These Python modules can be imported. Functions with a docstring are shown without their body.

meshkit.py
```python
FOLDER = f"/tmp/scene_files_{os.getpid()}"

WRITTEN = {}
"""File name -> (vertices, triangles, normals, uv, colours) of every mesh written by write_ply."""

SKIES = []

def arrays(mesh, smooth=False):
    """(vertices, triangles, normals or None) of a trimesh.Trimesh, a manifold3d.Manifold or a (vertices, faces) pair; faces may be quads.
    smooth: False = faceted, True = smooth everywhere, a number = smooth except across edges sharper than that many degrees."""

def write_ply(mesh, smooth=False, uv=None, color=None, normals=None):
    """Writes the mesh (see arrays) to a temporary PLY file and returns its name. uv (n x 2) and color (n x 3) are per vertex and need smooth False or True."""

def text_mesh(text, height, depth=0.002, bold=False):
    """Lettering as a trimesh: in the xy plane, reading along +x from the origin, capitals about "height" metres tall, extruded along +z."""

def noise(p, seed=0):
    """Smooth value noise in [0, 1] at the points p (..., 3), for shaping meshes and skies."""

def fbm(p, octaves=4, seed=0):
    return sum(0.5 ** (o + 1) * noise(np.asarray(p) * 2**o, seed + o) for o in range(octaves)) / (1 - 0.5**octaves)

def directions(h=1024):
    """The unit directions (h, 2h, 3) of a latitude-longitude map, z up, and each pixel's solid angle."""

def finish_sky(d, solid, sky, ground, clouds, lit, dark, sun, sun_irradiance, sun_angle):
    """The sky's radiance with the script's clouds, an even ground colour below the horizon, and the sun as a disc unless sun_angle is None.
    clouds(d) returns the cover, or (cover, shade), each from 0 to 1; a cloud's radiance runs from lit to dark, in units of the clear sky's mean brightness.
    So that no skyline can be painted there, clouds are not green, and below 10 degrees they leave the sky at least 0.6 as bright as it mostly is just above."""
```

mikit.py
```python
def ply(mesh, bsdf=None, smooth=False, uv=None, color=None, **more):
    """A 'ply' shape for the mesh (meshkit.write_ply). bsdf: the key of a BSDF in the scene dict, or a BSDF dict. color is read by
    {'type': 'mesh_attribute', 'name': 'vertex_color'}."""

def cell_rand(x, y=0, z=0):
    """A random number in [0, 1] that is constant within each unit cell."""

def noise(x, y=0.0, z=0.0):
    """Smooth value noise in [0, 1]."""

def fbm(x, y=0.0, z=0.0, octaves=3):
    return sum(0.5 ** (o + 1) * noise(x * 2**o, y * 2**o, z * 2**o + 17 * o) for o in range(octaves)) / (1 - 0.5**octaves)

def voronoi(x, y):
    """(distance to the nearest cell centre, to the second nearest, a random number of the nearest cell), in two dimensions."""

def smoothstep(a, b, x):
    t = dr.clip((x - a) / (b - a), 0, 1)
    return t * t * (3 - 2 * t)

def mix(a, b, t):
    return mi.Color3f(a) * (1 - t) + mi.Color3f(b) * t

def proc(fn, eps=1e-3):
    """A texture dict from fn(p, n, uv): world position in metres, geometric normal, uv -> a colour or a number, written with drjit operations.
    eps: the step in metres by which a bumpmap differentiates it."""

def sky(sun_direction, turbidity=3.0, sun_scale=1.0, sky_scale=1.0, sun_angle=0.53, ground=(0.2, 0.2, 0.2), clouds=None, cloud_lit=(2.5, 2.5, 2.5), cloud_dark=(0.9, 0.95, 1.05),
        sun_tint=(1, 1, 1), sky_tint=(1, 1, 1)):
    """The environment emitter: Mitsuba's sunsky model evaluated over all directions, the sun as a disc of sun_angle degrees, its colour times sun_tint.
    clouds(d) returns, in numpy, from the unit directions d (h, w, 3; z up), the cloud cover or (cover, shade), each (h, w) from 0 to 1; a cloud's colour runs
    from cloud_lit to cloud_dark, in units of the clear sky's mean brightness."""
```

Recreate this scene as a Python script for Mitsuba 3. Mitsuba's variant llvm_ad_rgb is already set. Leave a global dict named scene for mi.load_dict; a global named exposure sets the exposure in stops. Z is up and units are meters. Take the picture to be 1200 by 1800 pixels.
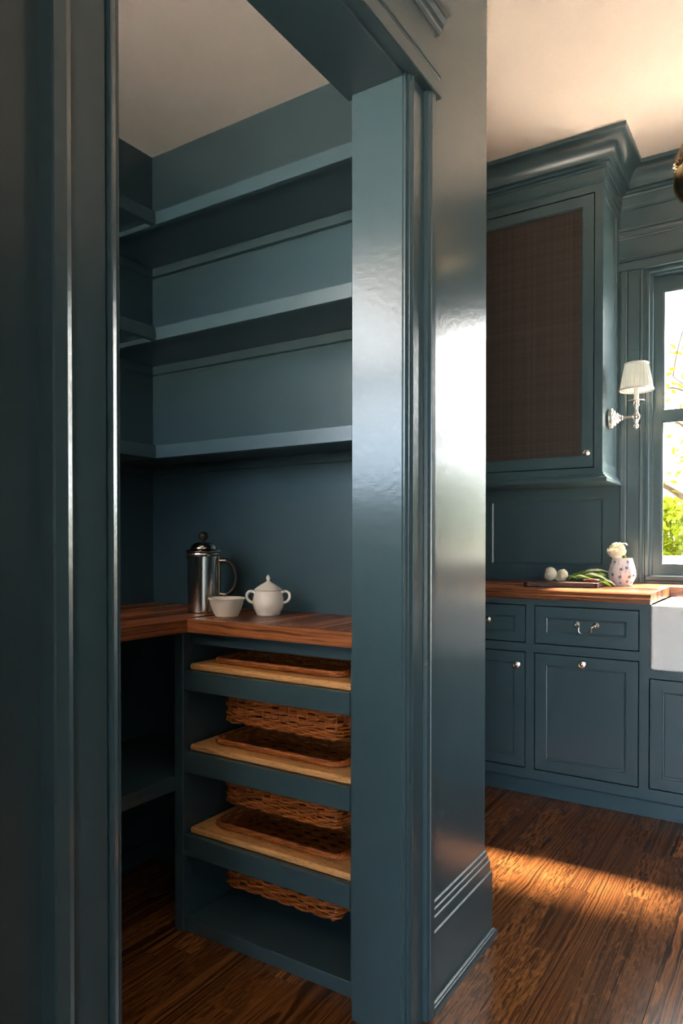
import math, random
import numpy as np, trimesh, mitsuba as mi, drjit as dr
import mikit, meshkit
from mikit import proc, noise, fbm, cell_rand, smoothstep, mix
from shapely.geometry import Polygon, box as sbox
import manifold3d as m3

rng = np.random.default_rng(7)
random.seed(7)
T = mi.ScalarTransform4f
scene, labels = {}, {}

# ------------------------------------------------------------------ camera, sky, exposure
def camera():
    yaw, pitch, roll, f, cy, h = map(float, (np.radians(-32.6936), np.radians(0.6843), np.radians(0.0172), 1242.798, 968.105, 1.1187))
    F = np.array([math.sin(yaw), math.cos(yaw), 0]); R = np.array([math.cos(yaw), -math.sin(yaw), 0]); U = np.array([0, 0, 1.0])
    F2 = F * math.cos(pitch) - U * math.sin(pitch); U2 = U * math.cos(pitch) + F * math.sin(pitch)
    U3 = U2 * math.cos(roll) - R * math.sin(roll)
    o = np.array([0, 0, h])
    return {'type': 'perspective', 'fov': math.degrees(2 * math.atan(600 / f)), 'fov_axis': 'x', 'near_clip': 0.02, 'far_clip': 300.0,
            'principal_point_offset_y': (900 - cy) / 1800.0,
            'to_world': T().look_at(origin=o.tolist(), target=(o + F2).tolist(), up=U3.tolist())}
scene['the_camera'] = camera()

def clouds(d):
    n = meshkit.fbm(d * np.array([2.2, 2.2, 4.0]) + 11.0, 4, seed=3)
    c = np.clip((n - 0.30) / 0.28, 0, 1)
    return c * 0.9, np.clip((n - 0.5) * 2, 0, 0.6)
SUN = np.array([0.265, 0.529, 0.806])
scene['sky'] = mikit.sky(SUN, turbidity=3.5, sun_scale=0.85, sky_scale=1.0, sun_angle=6.0, ground=(0.32, 0.31, 0.27), clouds=clouds,
                         cloud_lit=(5.3, 5.1, 4.85), cloud_dark=(2.6, 2.6, 2.6), sun_tint=(1.0, 0.95, 0.86), sky_tint=(1.0, 0.91, 0.82))
exposure = 5.95

# ------------------------------------------------------------------ materials
def rgb(r, g, b): return {'type': 'rgb', 'value': [r, g, b]}
def two(b): return {'type': 'twosided', 'bsdf': b}
def prin(c, rough, **k): return {'type': 'principled', 'base_color': c if isinstance(c, dict) else rgb(*c), 'roughness': rough, **k}
PAINT = (0.036, 0.069, 0.082)
def peel(p, n, uv): return noise(p.x * 260, p.y * 260, p.z * 260) * 0.6 + noise(p.x * 90, p.y * 90, p.z * 90)
scene['paint'] = two(prin(PAINT, 0.30, specular=0.55))
scene['paint_wall'] = two({'type': 'bumpmap', 'arbitrary': proc(peel, 0.0015), 'scale': 0.00015, 'bsdf': prin(PAINT, 0.22, specular=0.6)})
scene['ceiling_paint'] = two({'type': 'diffuse', 'reflectance': rgb(0.82, 0.745, 0.665)})
scene['exterior_paint'] = two({'type': 'diffuse', 'reflectance': rgb(0.5, 0.5, 0.48)})
scene['gap_dark'] = two({'type': 'diffuse', 'reflectance': rgb(0.012, 0.014, 0.015)})

def oak(p, n, uv):
    a, v = uv.x, uv.y
    i = dr.floor(v + 0.5); c = v - i
    r1, r2, r3, r4 = (cell_rand(i, k, 5) for k in (1, 2, 3, 4))
    w = fbm(a * 2.2 + r1 * 60, c * 14, i * 3.7) - 0.5
    w2 = fbm(a * 9 + r2 * 60, c * 60, i * 1.3) - 0.5
    bow = dr.square((c + (r3 - 0.5) * 0.07) * 28)
    t = c * (60 + 120 * r2) + 4.5 * w + 0.9 * w2 + bow * (0.1 + 1.3 * r4 * r4) + a * ((r1 - 0.5) * 4 + bow * 1.2)
    rings = noise(t * 4.4, a * 1.5, i + 0.5)
    grain = smoothstep(0.38, 0.62, rings)
    speck = smoothstep(0.42, 0.62, fbm(a * 28 + r2 * 9, c * 330 + 3 * w, i))
    grain = grain * (1 - 0.75 * smoothstep(0.55, 0.62, r1)) + speck * 0.75 * smoothstep(0.55, 0.62, r1)
    fleck = smoothstep(0.54, 0.68, fbm(a * 45 + r2 * 9, c * 150 + w * 8, i + 0.3)) * smoothstep(0.62, 0.75, r3)
    pores = noise(a * 50, c * 1100, i)
    col = mix(mi.Color3f(0.215, 0.084, 0.026), mi.Color3f(0.018, 0.007, 0.0032), grain * (0.70 + 0.28 * r4))
    col = mix(col, mi.Color3f(0.29, 0.125, 0.042), fleck * 0.7)
    return col * (0.62 + 0.60 * r4 * r4 + 0.45 * r2 * r2) * (0.65 + 0.7 * pores)
scene['oak_floor'] = two(prin(proc(oak), 0.24, specular=0.55))

def walnut(p, n, uv):
    a, v = uv.x, uv.y
    i = dr.floor(v + 0.5); c = v - i
    r1, r2, r3 = (cell_rand(i, k, 9) for k in (1, 2, 3))
    w = fbm(a * 4 + r1 * 40, c * 30, i * 2.3) - 0.5
    g = 0.5 * noise(a * 3 + r1 * 30, c * 260 + 6 * w, i) + 0.5 * fbm(a * 7 + r2 * 30, c * 90 + 5 * w, i + 0.5)
    pores = noise(a * 60, c * 1200, i)
    col = mix(mi.Color3f(0.25, 0.085, 0.030), mi.Color3f(0.075, 0.022, 0.008), smoothstep(0.25, 0.75, g))
    return col * (0.38 + 1.15 * r1) * (0.8 + 0.35 * pores)
scene['walnut'] = two(prin(proc(walnut), 0.33, specular=0.45, clearcoat=0.15))

def walnut_dark(p, n, uv): return walnut(p, n, mi.Point2f(uv.x, 41.0 + uv.y)) * 0.45
scene['walnut_board'] = two(prin(proc(walnut_dark), 0.5, specular=0.3))

def maple(p, n, uv):
    g = fbm(p.x * 6 + 3, p.y * 90, p.z * 90)
    f = smoothstep(0.60, 0.78, noise(p.x * 90, p.y * 400, p.z * 300))
    return mix(mi.Color3f(0.70, 0.38, 0.15), mi.Color3f(0.52, 0.25, 0.085), g) * (1 - 0.25 * f)
scene['maple'] = two(prin(proc(maple), 0.38, specular=0.45))

def wick(p, n, uv):
    g = noise(p.x * 35, p.y * 35, p.z * 160)
    h = noise(p.x * 230, p.y * 230, p.z * 230)
    return mix(mi.Color3f(0.46, 0.135, 0.030), mi.Color3f(0.15, 0.036, 0.009), g) * (0.75 + 0.5 * h)
scene['wicker'] = two(prin(proc(wick), 0.33, specular=0.5))

def cane(p, n, uv):
    a = noise(p.x * 700, 3, 0.5) * 0.6 + noise(p.x * 190, 7, 0.5) * 0.4
    b = noise(1, 3, p.z * 560) * 0.6 + noise(5, 1, p.z * 190) * 0.4
    return mix(mi.Color3f(0.026, 0.023, 0.021), mi.Color3f(0.066, 0.056, 0.050), a * a * 0.6 + b * b * 0.5)
scene['woven_mesh'] = two({'type': 'bumpmap', 'arbitrary': proc(lambda p, n, uv: noise(p.x * 420, 3, 0.5) + noise(1, 3, p.z * 420), 0.001), 'scale': 0.0006,
                           'bsdf': prin(proc(cane), 0.62, specular=0.15)})
scene['nickel'] = {'type': 'roughconductor', 'material': 'none', 'alpha': 0.10, 'specular_reflectance': rgb(0.94, 0.88, 0.80)}
scene['steel'] = {'type': 'roughconductor', 'material': 'none', 'alpha': 0.05, 'specular_reflectance': rgb(0.72, 0.68, 0.64)}
scene['brass'] = {'type': 'roughconductor', 'material': 'none', 'alpha': 0.08, 'specular_reflectance': rgb(0.92, 0.74, 0.46)}
scene['bronze'] = {'type': 'roughconductor', 'material': 'none', 'alpha': 0.2, 'specular_reflectance': rgb(0.30, 0.24, 0.18)}
for _k in ('nickel', 'steel', 'brass', 'bronze'): scene[_k] = two(scene[_k])
scene['blackplastic'] = two(prin((0.014, 0.012, 0.010), 0.45, specular=0.35))
scene['cream_glaze'] = two(prin((0.68, 0.61, 0.52), 0.18, specular=0.55, clearcoat=0.5))
scene['sink_white'] = two(prin((0.62, 0.63, 0.62), 0.15, specular=0.5))
scene['candle'] = two(prin((0.62, 0.61, 0.57), 0.5))
scene['shade_fabric'] = {'type': 'principledthin', 'base_color': rgb(0.57, 0.60, 0.56), 'roughness': 0.8, 'diff_trans': 0.5, 'spec_trans': 0.0}
scene['pane_glass'] = {'type': 'thindielectric', 'int_ior': 1.5}

def vase_paint(p, n, uv):
    # blue sprigs printed on the porcelain: flower heads in cells of the unrolled wall, joined by thin stems
    u, v = uv.x * 10.0, uv.y * 4.0
    iu, iv = dr.floor(u), dr.floor(v)
    cu = u - iu - 0.5 - (cell_rand(iu, iv, 1) - 0.5) * 0.5; cv = v - iv - 0.5 - (cell_rand(iu, iv, 2) - 0.5) * 0.4
    r = dr.sqrt(cu * cu + cv * cv); th = dr.atan2(cv, cu)
    fl = 1 - smoothstep(0.0, 0.05, r - 0.17 - 0.08 * dr.cos(5 * th))
    fl = dr.select(cell_rand(iu, iv, 3) > 0.35, fl, 0.0)
    st = 1 - smoothstep(0.02, 0.06, dr.abs(cu - 0.16 * dr.sin(v * 5.0)))
    st = dr.select(cell_rand(iu, 3, 4) > 0.3, st * 0.55, 0.0)
    k = dr.maximum(fl * 0.9, st) * smoothstep(0.25, 0.5, v) * (1 - smoothstep(3.6, 3.9, v))
    return mix(mi.Color3f(0.62, 0.62, 0.62), mi.Color3f(0.05, 0.07, 0.25), k)
scene['painted_porcelain'] = two(prin(proc(vase_paint), 0.2, specular=0.5, clearcoat=0.4))
scene['petal'] = {'type': 'principledthin', 'base_color': rgb(0.74, 0.71, 0.58), 'roughness': 0.6, 'diff_trans': 0.45}
scene['petal_core'] = two(prin((0.70, 0.64, 0.36), 0.6))
scene['cut_leaf'] = {'type': 'principledthin', 'base_color': rgb(0.15, 0.26, 0.04), 'roughness': 0.4, 'diff_trans': 0.8}
scene['cut_leaf_pale'] = {'type': 'principledthin', 'base_color': rgb(0.40, 0.45, 0.30), 'roughness': 0.3, 'diff_trans': 0.8}
scene['stem_green'] = two(prin((0.18, 0.27, 0.06), 0.4))
scene['red_handle'] = two(prin((0.22, 0.055, 0.05), 0.35))
scene['tree_leaf'] = {'type': 'principledthin', 'base_color': rgb(0.085, 0.115, 0.010), 'roughness': 0.6, 'diff_trans': 0.9}
scene['hedge_leaf'] = {'type': 'principledthin', 'base_color': rgb(0.115, 0.15, 0.010), 'roughness': 0.6, 'diff_trans': 0.8}
def bark_f(p, n, uv): return mix(mi.Color3f(0.07, 0.05, 0.028), mi.Color3f(0.03, 0.022, 0.012), fbm(p.x * 20, p.y * 20, p.z * 6))
scene['bark'] = two({'type': 'diffuse', 'reflectance': proc(bark_f)})
def stone_f(p, n, uv): return mix(mi.Color3f(0.72, 0.70, 0.66), mi.Color3f(0.55, 0.52, 0.47), fbm(p.x * 3, p.y * 3, p.z * 3))
scene['pale_stone'] = two({'type': 'diffuse', 'reflectance': proc(stone_f)})

# ------------------------------------------------------------------ helpers
def fresh(base):
    if base not in scene and base not in labels and not any(k.startswith(base + '__') for k in scene): return base
    n = 1
    while True:
        k = f'{base}_{n:03d}'
        if k not in scene and k not in labels and not any(q.startswith(k + '__') for q in scene): return k
        n += 1
_counts = {}
def part_key(parent, name):
    c = _counts.get((parent, name), 0); _counts[(parent, name)] = c + 1
    return f'{parent}__{name}' + (f'_{c:03d}' if c else '')
def thing(name, label, cat, group=None):
    k = fresh(name); labels[k] = {'label': label, 'category': cat}
    if group: labels[k]['group'] = group
    return k
def part(parent, name, mesh, bsdf, smooth=False, label=None, kind=None, uv=None, **more):
    k = part_key(parent, name)
    scene[k] = mikit.ply(mesh, bsdf, smooth=smooth, uv=uv, **more)
    if label or kind:
        labels[k] = {**({'label': label} if label else {}), **({'kind': kind} if kind else {})}
    return k
def struct(name, mesh, bsdf, label, smooth=False):
    if mesh is not None: scene[name] = mikit.ply(mesh, bsdf, smooth=smooth)
    labels[name] = {'label': label, 'kind': 'structure', 'category': name.split('_')[0] if not name.startswith('trim') else 'trim'}
    return name
def cat(*ms): return trimesh.util.concatenate([m for m in ms])
def bx(x0, x1, y0, y1, z0, z1, b=0.0012):
    b = min(b, (x1 - x0) / 3, (y1 - y0) / 3, (z1 - z0) / 3)
    if b <= 0: return trimesh.creation.box(bounds=[[x0, y0, z0], [x1, y1, z1]])
    v, f = [], []
    idx = {}
    for sx in (0, 1):
        for sy in (0, 1):
            for sz in (0, 1):
                X, Y, Z = (x0, x1)[sx], (y0, y1)[sy], (z0, z1)[sz]
                dx, dy, dz = (b, -b)[sx], (b, -b)[sy], (b, -b)[sz]
                idx[sx, sy, sz] = len(v)
                v += [[X, Y + dy, Z + dz], [X + dx, Y, Z + dz], [X + dx, Y + dy, Z]]
    def q(a, b_, c, d): f.extend([[a, b_, c], [a, c, d]])
    I = lambda s, k: idx[s] + k
    for ax in range(3):
        u, w = (ax + 1) % 3, (ax + 2) % 3
        for s in (0, 1):
            def S(a, c):
                t = [0, 0, 0]; t[ax] = s; t[u] = a; t[w] = c; return tuple(t)
            r = [I(S(0, 0), ax), I(S(1, 0), ax), I(S(1, 1), ax), I(S(0, 1), ax)]
            q(*(r if s else r[::-1]))
        for a in (0, 1):
            for c in (0, 1):   # edge along ax between u side a and w side c
                def S(t0):
                    t = [0, 0, 0]; t[ax] = t0; t[u] = a; t[w] = c; return tuple(t)
                q(I(S(0), u), I(S(1), u), I(S(1), w), I(S(0), w))
    for s in idx: f.append([idx[s], idx[s] + 1, idx[s] + 2])
    m = trimesh.Trimesh(v, f, process=False); m.fix_normals(); return m
def rounded(x0, x1, y0, y1, z0, z1, r, n=3):
    """box with vertical corners and all edges rounded: hull of spheres"""
    s = trimesh.creation.icosphere(2 if n > 2 else 1, r)
    pts = np.vstack([s.vertices + [x, y, z] for x in (x0 + r, x1 - r) for y in (y0 + r, y1 - r) for z in (z0 + r, z1 - r)])
    return trimesh.convex.convex_hull(pts)
def extr(poly, h, axis='z', at=0.0):
    """polygon extruded: axis z: (x,y)->(x,y,z); axis y: (x,z)->(x,at..at+h,z); axis x: (y,z)->(at..at+h,y,z)"""
    m = trimesh.creation.extrude_polygon(poly, h, engine='earcut')
    v = np.array(m.vertices)
    if axis == 'z': v = v + [0, 0, at]
    elif axis == 'y': v = np.c_[v[:, 0], v[:, 2] + at, v[:, 1]]
    else: v = np.c_[v[:, 2] + at, v[:, 0], v[:, 1]]
    m = trimesh.Trimesh(v, m.faces, process=False); m.fix_normals(); return m
def poly_holes(x0, x1, z0, z1, holes): return Polygon([(x0, z0), (x1, z0), (x1, z1), (x0, z1)], [[(a, c), (b, c), (b, e), (a, e)] for a, b, c, e in holes])
def sweep(path, prof, closed=False):
    """molding: closed profile [(out, z)] carried along the plan path [(x, y)], out = to the right of the travel direction, mitred"""
    P = np.array(path, float); n = len(P)
    d = [(P[(i + 1) % n] - P[i]) / np.linalg.norm(P[(i + 1) % n] - P[i]) for i in range(n if closed else n - 1)]
    nr = [np.array([t[1], -t[0]]) for t in d]
    vs = []
    for i in range(n):
        a = nr[i - 1] if (i > 0 or closed) else nr[0]; b = nr[i] if (i < n - 1 or closed) else nr[-1]
        m = (a + b) / (1 + a @ b)
        vs += [[P[i, 0] + m[0] * p, P[i, 1] + m[1] * p, z] for p, z in prof]
    k = len(prof); f = []
    for i in range(n if closed else n - 1):
        for j in range(k):
            a, b, c, e = i * k + j, i * k + (j + 1) % k, ((i + 1) % n) * k + (j + 1) % k, ((i + 1) % n) * k + j
            f += [[a, b, c], [a, c, e]]
    m = trimesh.Trimesh(vs, f, process=False)
    if not closed:
        cv, cf = trimesh.creation.triangulate_polygon(Polygon(prof), engine='earcut')
        mp = [int(np.argmin(np.linalg.norm(np.array(prof) - q, axis=1))) for q in cv]
        tri = [[mp[a] for a in t] for t in cf]
        m = trimesh.Trimesh(vs, f + tri + [[a + (n - 1) * k for a in t[::-1]] for t in tri], process=False)
    m.fix_normals(); return m
def lathe(prof, n=40, c=(0, 0, 0), flute=None):
    """profile [(r, z)] turned about z at c"""
    P = np.array(prof, float); a = np.linspace(0, 2 * np.pi, n, endpoint=False)
    k = len(P)
    R = P[:, 0][:, None] * (flute(a, P[:, 1]) if flute else 1.0) * np.ones((k, n))
    v = np.stack([R * np.cos(a), R * np.sin(a), P[:, 1][:, None] * np.ones((k, n))], -1).reshape(-1, 3) + c
    f = []
    for i in range(k - 1):
        for j in range(n):
            q = [i * n + j, i * n + (j + 1) % n, (i + 1) * n + (j + 1) % n, (i + 1) * n + j]
            f += [[q[0], q[1], q[2]], [q[0], q[2], q[3]]]
    m = trimesh.Trimesh(v, f, process=False); return m
def tube(pts, r, n=8, caps=True, sq=1.0):
    P = np.array(pts, float); k = len(P); r = np.broadcast_to(np.asarray(r, float), k)
    tn = np.gradient(P, axis=0); tn /= np.linalg.norm(tn, axis=1, keepdims=True) + 1e-12
    u = np.cross(tn[0], [0.31, 0.17, 0.93]); u /= np.linalg.norm(u)
    a = np.linspace(0, 2 * np.pi, n, endpoint=False); vs = []
    for i in range(k):
        u = u - tn[i] * (u @ tn[i]); u /= np.linalg.norm(u) + 1e-12
        w = np.cross(tn[i], u)
        vs.append(P[i] + r[i] * (np.cos(a)[:, None] * u + sq * np.sin(a)[:, None] * w))
    v = np.vstack(vs); f = []
    for i in range(k - 1):
        for j in range(n):
            q = [i * n + j, i * n + (j + 1) % n, (i + 1) * n + (j + 1) % n, (i + 1) * n + j]
            f += [[q[0], q[1], q[2]], [q[0], q[2], q[3]]]
    if caps:
        v = np.vstack([v, P[0], P[-1]]); c0, c1 = len(v) - 2, len(v) - 1
        for j in range(n):
            f += [[c0, (j + 1) % n, j], [c1, (k - 1) * n + j, (k - 1) * n + (j + 1) % n]]
    return trimesh.Trimesh(v, f, process=False)
def spline(pts, n=24):
    from scipy.interpolate import CubicSpline
    p = np.array(pts, float); t = np.r_[0, np.cumsum(np.linalg.norm(np.diff(p, axis=0), axis=1))]
    return CubicSpline(t, p)(np.linspace(0, t[-1], n))
def move(m, off): m = m.copy(); m.apply_translation(off); return m
def turn(m, ang, axis, off=(0, 0, 0)):
    m = m.copy(); m.apply_transform(trimesh.transformations.rotation_matrix(ang, axis)); m.apply_translation(off); return m
def mapped(m, fn):
    v = fn(np.array(m.vertices)); r = trimesh.Trimesh(v, m.faces, process=False); r.fix_normals(); return r
_uid = [0]
def board_uv(m, along):
    """uv of one board: u runs along its grain, v across it, offset by the board's own number"""
    _uid[0] += 1
    v = np.array(m.vertices); o = [k for k in range(3) if k != along]
    e = np.ptp(v, axis=0)
    acr = o[0] if e[o[0]] >= e[o[1]] else o[1]
    ctr = (v.min(0) + v.max(0)) / 2
    return np.c_[v[:, along] - v[:, along].min(), _uid[0] + v[:, acr] - ctr[acr] + 0.6 * (v[:, o[1] if acr == o[0] else o[0]] - ctr[o[1] if acr == o[0] else o[0]])]

# ------------------------------------------------------------------ dimensions
XW, XI = -0.736, -0.866           # kitchen face and pantry face of the wall that holds the doorway
YJ0, YJ1, ZH = 0.615, 1.395, 2.149  # doorway
YE, YB, XL, ZP = 1.899, 1.754, -1.920, 2.476   # wall end, pantry back wall, pantry left wall, pantry ceiling
YN = 0.20                        # near end wall of the pantry
ZK, YK, YW = 2.965, 3.040, 3.780  # kitchen ceiling, cabinet face, window wall
XR, YR, XA = 2.70, -3.80, -2.60   # right wall, rear wall, end of the alcove

# ------------------------------------------------------------------ shell
wl = Polygon([(YR, 0), (YJ0, 0), (YJ0, ZH), (YJ1, ZH), (YJ1, 0), (YE, 0), (YE, ZK), (YR, ZK)])
struct('wall_left', extr(wl, XW - XI, 'x', XI), 'paint_wall', 'dark teal painted wall with the cased pantry doorway, its end beside the kitchen')
struct('wall_partition', bx(XA, XI - 0.0005, YB, YE, 0, ZK, 0), 'paint', 'dark teal back wall of the pantry behind the shelves')
struct('wall_pantry', bx(XL - 0.13, XL, YN, YB, 0, ZP + 0.1, 0), 'paint', 'dark teal left wall of the pantry behind the short shelf runs')
PW = (-1.89, -0.93, 1.28, 2.45)   # pantry window
struct('wall_near', extr(poly_holes(XL - 0.13, XI - 0.0005, 0, ZP + 0.1, [PW]), 0.13, 'y', YN - 0.13), 'paint', 'teal end wall of the pantry with its window')
struct('ceiling_pantry', bx(XL - 0.13, XI - 0.0005, YN - 0.13, YB, ZP, ZP + 0.1, 0), 'ceiling_paint', 'warm white ceiling of the pantry')
KW = (-0.630, 0.490, 0.930, 2.470)
struct('wall_back', extr(poly_holes(XA, XR, 0, ZK, [KW]), 0.11, 'y', YW + 0.008), 'paint', 'teal panelled window wall behind the kitchen counter')
struct('wall_alcove', bx(XA - 0.13, XA, YB, YW + 0.13, 0, ZK, 0), 'paint', 'teal end wall of the kitchen alcove')
RW = []
struct('wall_right', extr(poly_holes(YR - 0.13, YW + 0.13, 0, ZK, RW), 0.13, 'x', XR), 'paint', 'teal right wall of the kitchen')
BW = [(-0.60, 2.60, 0.06, 2.72)]
struct('wall_rear', extr(poly_holes(XI, XR, 0, ZK, BW), 0.13, 'y', YR - 0.13), 'paint', 'teal rear wall of the kitchen with a wide window')
struct('wall_return', bx(XW + 0.0005, -0.32, -0.30, -0.12, 0, ZK, 0), 'paint', 'teal wall return of the kitchen behind the camera')
struct('ceiling', bx(XA - 0.13, XR + 0.13, YR - 0.13, YW + 0.13, ZK, ZK + 0.12, 0), 'ceiling_paint', 'warm white kitchen ceiling')

struct('ground_side', bx(-30, -1.0, -40, YN - 0.16, -0.25, -0.12, 0), 'pale_stone', 'pale paved ground beside the house under the pantry window')
# floor: strips of stained oak along y
struct('floor', bx(XA - 0.13, XR + 0.13, YR - 0.13, YW + 0.13, -0.06, -0.0195, 0), 'gap_dark', 'dark stained oak strip floor running from the pantry into the kitchen')
PWID = 0.083
rest, rest_uv, nm = [], [], 0
x = XA - 0.1
while x < XR + 0.1:
    y = YR - 0.1 - random.random() * 0.9
    while y < YW + 0.1:
        L = random.choice([0.42, 0.6, 0.85, 1.1, 1.4, 1.7]) * random.uniform(0.85, 1.15)
        dz = random.uniform(-0.0004, 0.0004)
        m = bx(x + 0.0003, x + PWID - 0.0003, y + 0.0003, y + L - 0.0003, -0.0195, dz, 0.0007); uv = board_uv(m, 1)
        if -1.96 < x < 0.45 and y + L > 0.15 and y < 3.3 and not (x < -0.9 and 1.75 < y and y + L < 1.9):
            part('floor', 'plank', m, 'oak_floor', uv=uv); nm += 1
        else: rest.append(m); rest_uv.append(uv)
        y += L
    x += PWID
part('floor', 'planking', cat(*rest), 'oak_floor', kind='stuff', uv=np.vstack(rest_uv))

# ------------------------------------------------------------------ trim profiles
CAS = [(0.003, 0), (0.003, 0.005), (0.0045, 0.0065), (0.0085, 0.0065), (0.0095, 0.005), (0.0098, 0.0015), (0.0128, 0.0015), (0.0132, 0.0115), (0.0222, 0.0150), (0.0226, 0.0165), (0.0250, 0.0165), (0.0254, 0.0015),
       (0.0285, 0.0015), (0.0290, 0.0105), (0.0820, 0.0110), (0.0823, 0.0015), (0.0858, 0.0015), (0.0862, 0.0212), (0.0950, 0.0246), (0.0960, 0.0272), (0.1132, 0.0280), (0.1150, 0.0255), (0.1150, 0)]
CW = 0.1150
def head_parts(wall, y0, y1, zb, place):
    """head of a doorway or window: fillet, frieze and cap along t from y0 to y1; place maps (t, out, z) -> xyz"""
    def run(prof, a, b): return mapped(sweep([(0, a), (0, b)], prof), lambda v: place(v[:, 1], v[:, 0], v[:, 2]))
    h = zb
    fil = [(0, h), (0.031, h), (0.033, h + 0.003), (0.033, h + 0.037), (0.031, h + 0.040), (0.026, h + 0.040), (0.026, h + 0.044), (0.0305, h + 0.047), (0.032, h + 0.051),
           (0.0305, h + 0.055), (0.026, h + 0.058), (0.022, h + 0.060), (0, h + 0.060)]
    fri = [(0, h + 0.060), (0.020, h + 0.060), (0.020, h + 0.160), (0, h + 0.160)]
    cap = [(0, h + 0.156), (0.024, h + 0.156), (0.026, h + 0.164), (0.030, h + 0.166), (0.034, h + 0.176), (0.042, h + 0.182), (0.043, h + 0.188), (0.051, h + 0.190), (0.052, h + 0.204), (0.048, h + 0.207), (0, h + 0.207)]
    part(wall, 'fillet', run(fil, y0 - 0.012, y1 + 0.012), 'paint', 30)
    part(wall, 'frieze', run(fri, y0, y1), 'paint', 30)
    part(wall, 'cap_molding', run(cap, y0 - 0.022, y1 + 0.022), 'paint', 30)

# doorway: casings, jambs, head on the kitchen face
struct('trim_1', None, None, 'teal cased doorway of the pantry with flat casings, beaded head and cap')
for s, y0 in ((-1, YJ0), (1, YJ1)):
    pts = [(XW + p, y0 + s * q) for q, p in CAS]
    part('trim_1', 'casing', extr(Polygon(pts), ZH + 0.006, 'z', 0), 'paint_wall')
    jam = bx(XI - 0.002, XW + 0.0015, y0 - 0.02 if s < 0 else y0 - 0.0005, y0 + 0.0005 if s < 0 else y0 + 0.02, 0.0, ZH, 0.0025)
    part('trim_1', 'jamb', jam, 'paint_wall')
part('trim_1', 'head_jamb', bx(XI - 0.002, XW + 0.0015, YJ0, YJ1, ZH - 0.0005, ZH + 0.02, 0.0015), 'paint')
head_parts('trim_1', YJ0 - CW - 0.006, YJ1 + CW + 0.006, ZH + 0.006, lambda t, o, z: np.c_[XW + o, t, z])
part('trim_1', 'inner_casing', bx(XI - 0.022, XI - 0.0005, YJ0 - 0.1, YJ1 + 0.02, ZH + 0.002, ZH + 0.10, 0.0015), 'paint')

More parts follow.
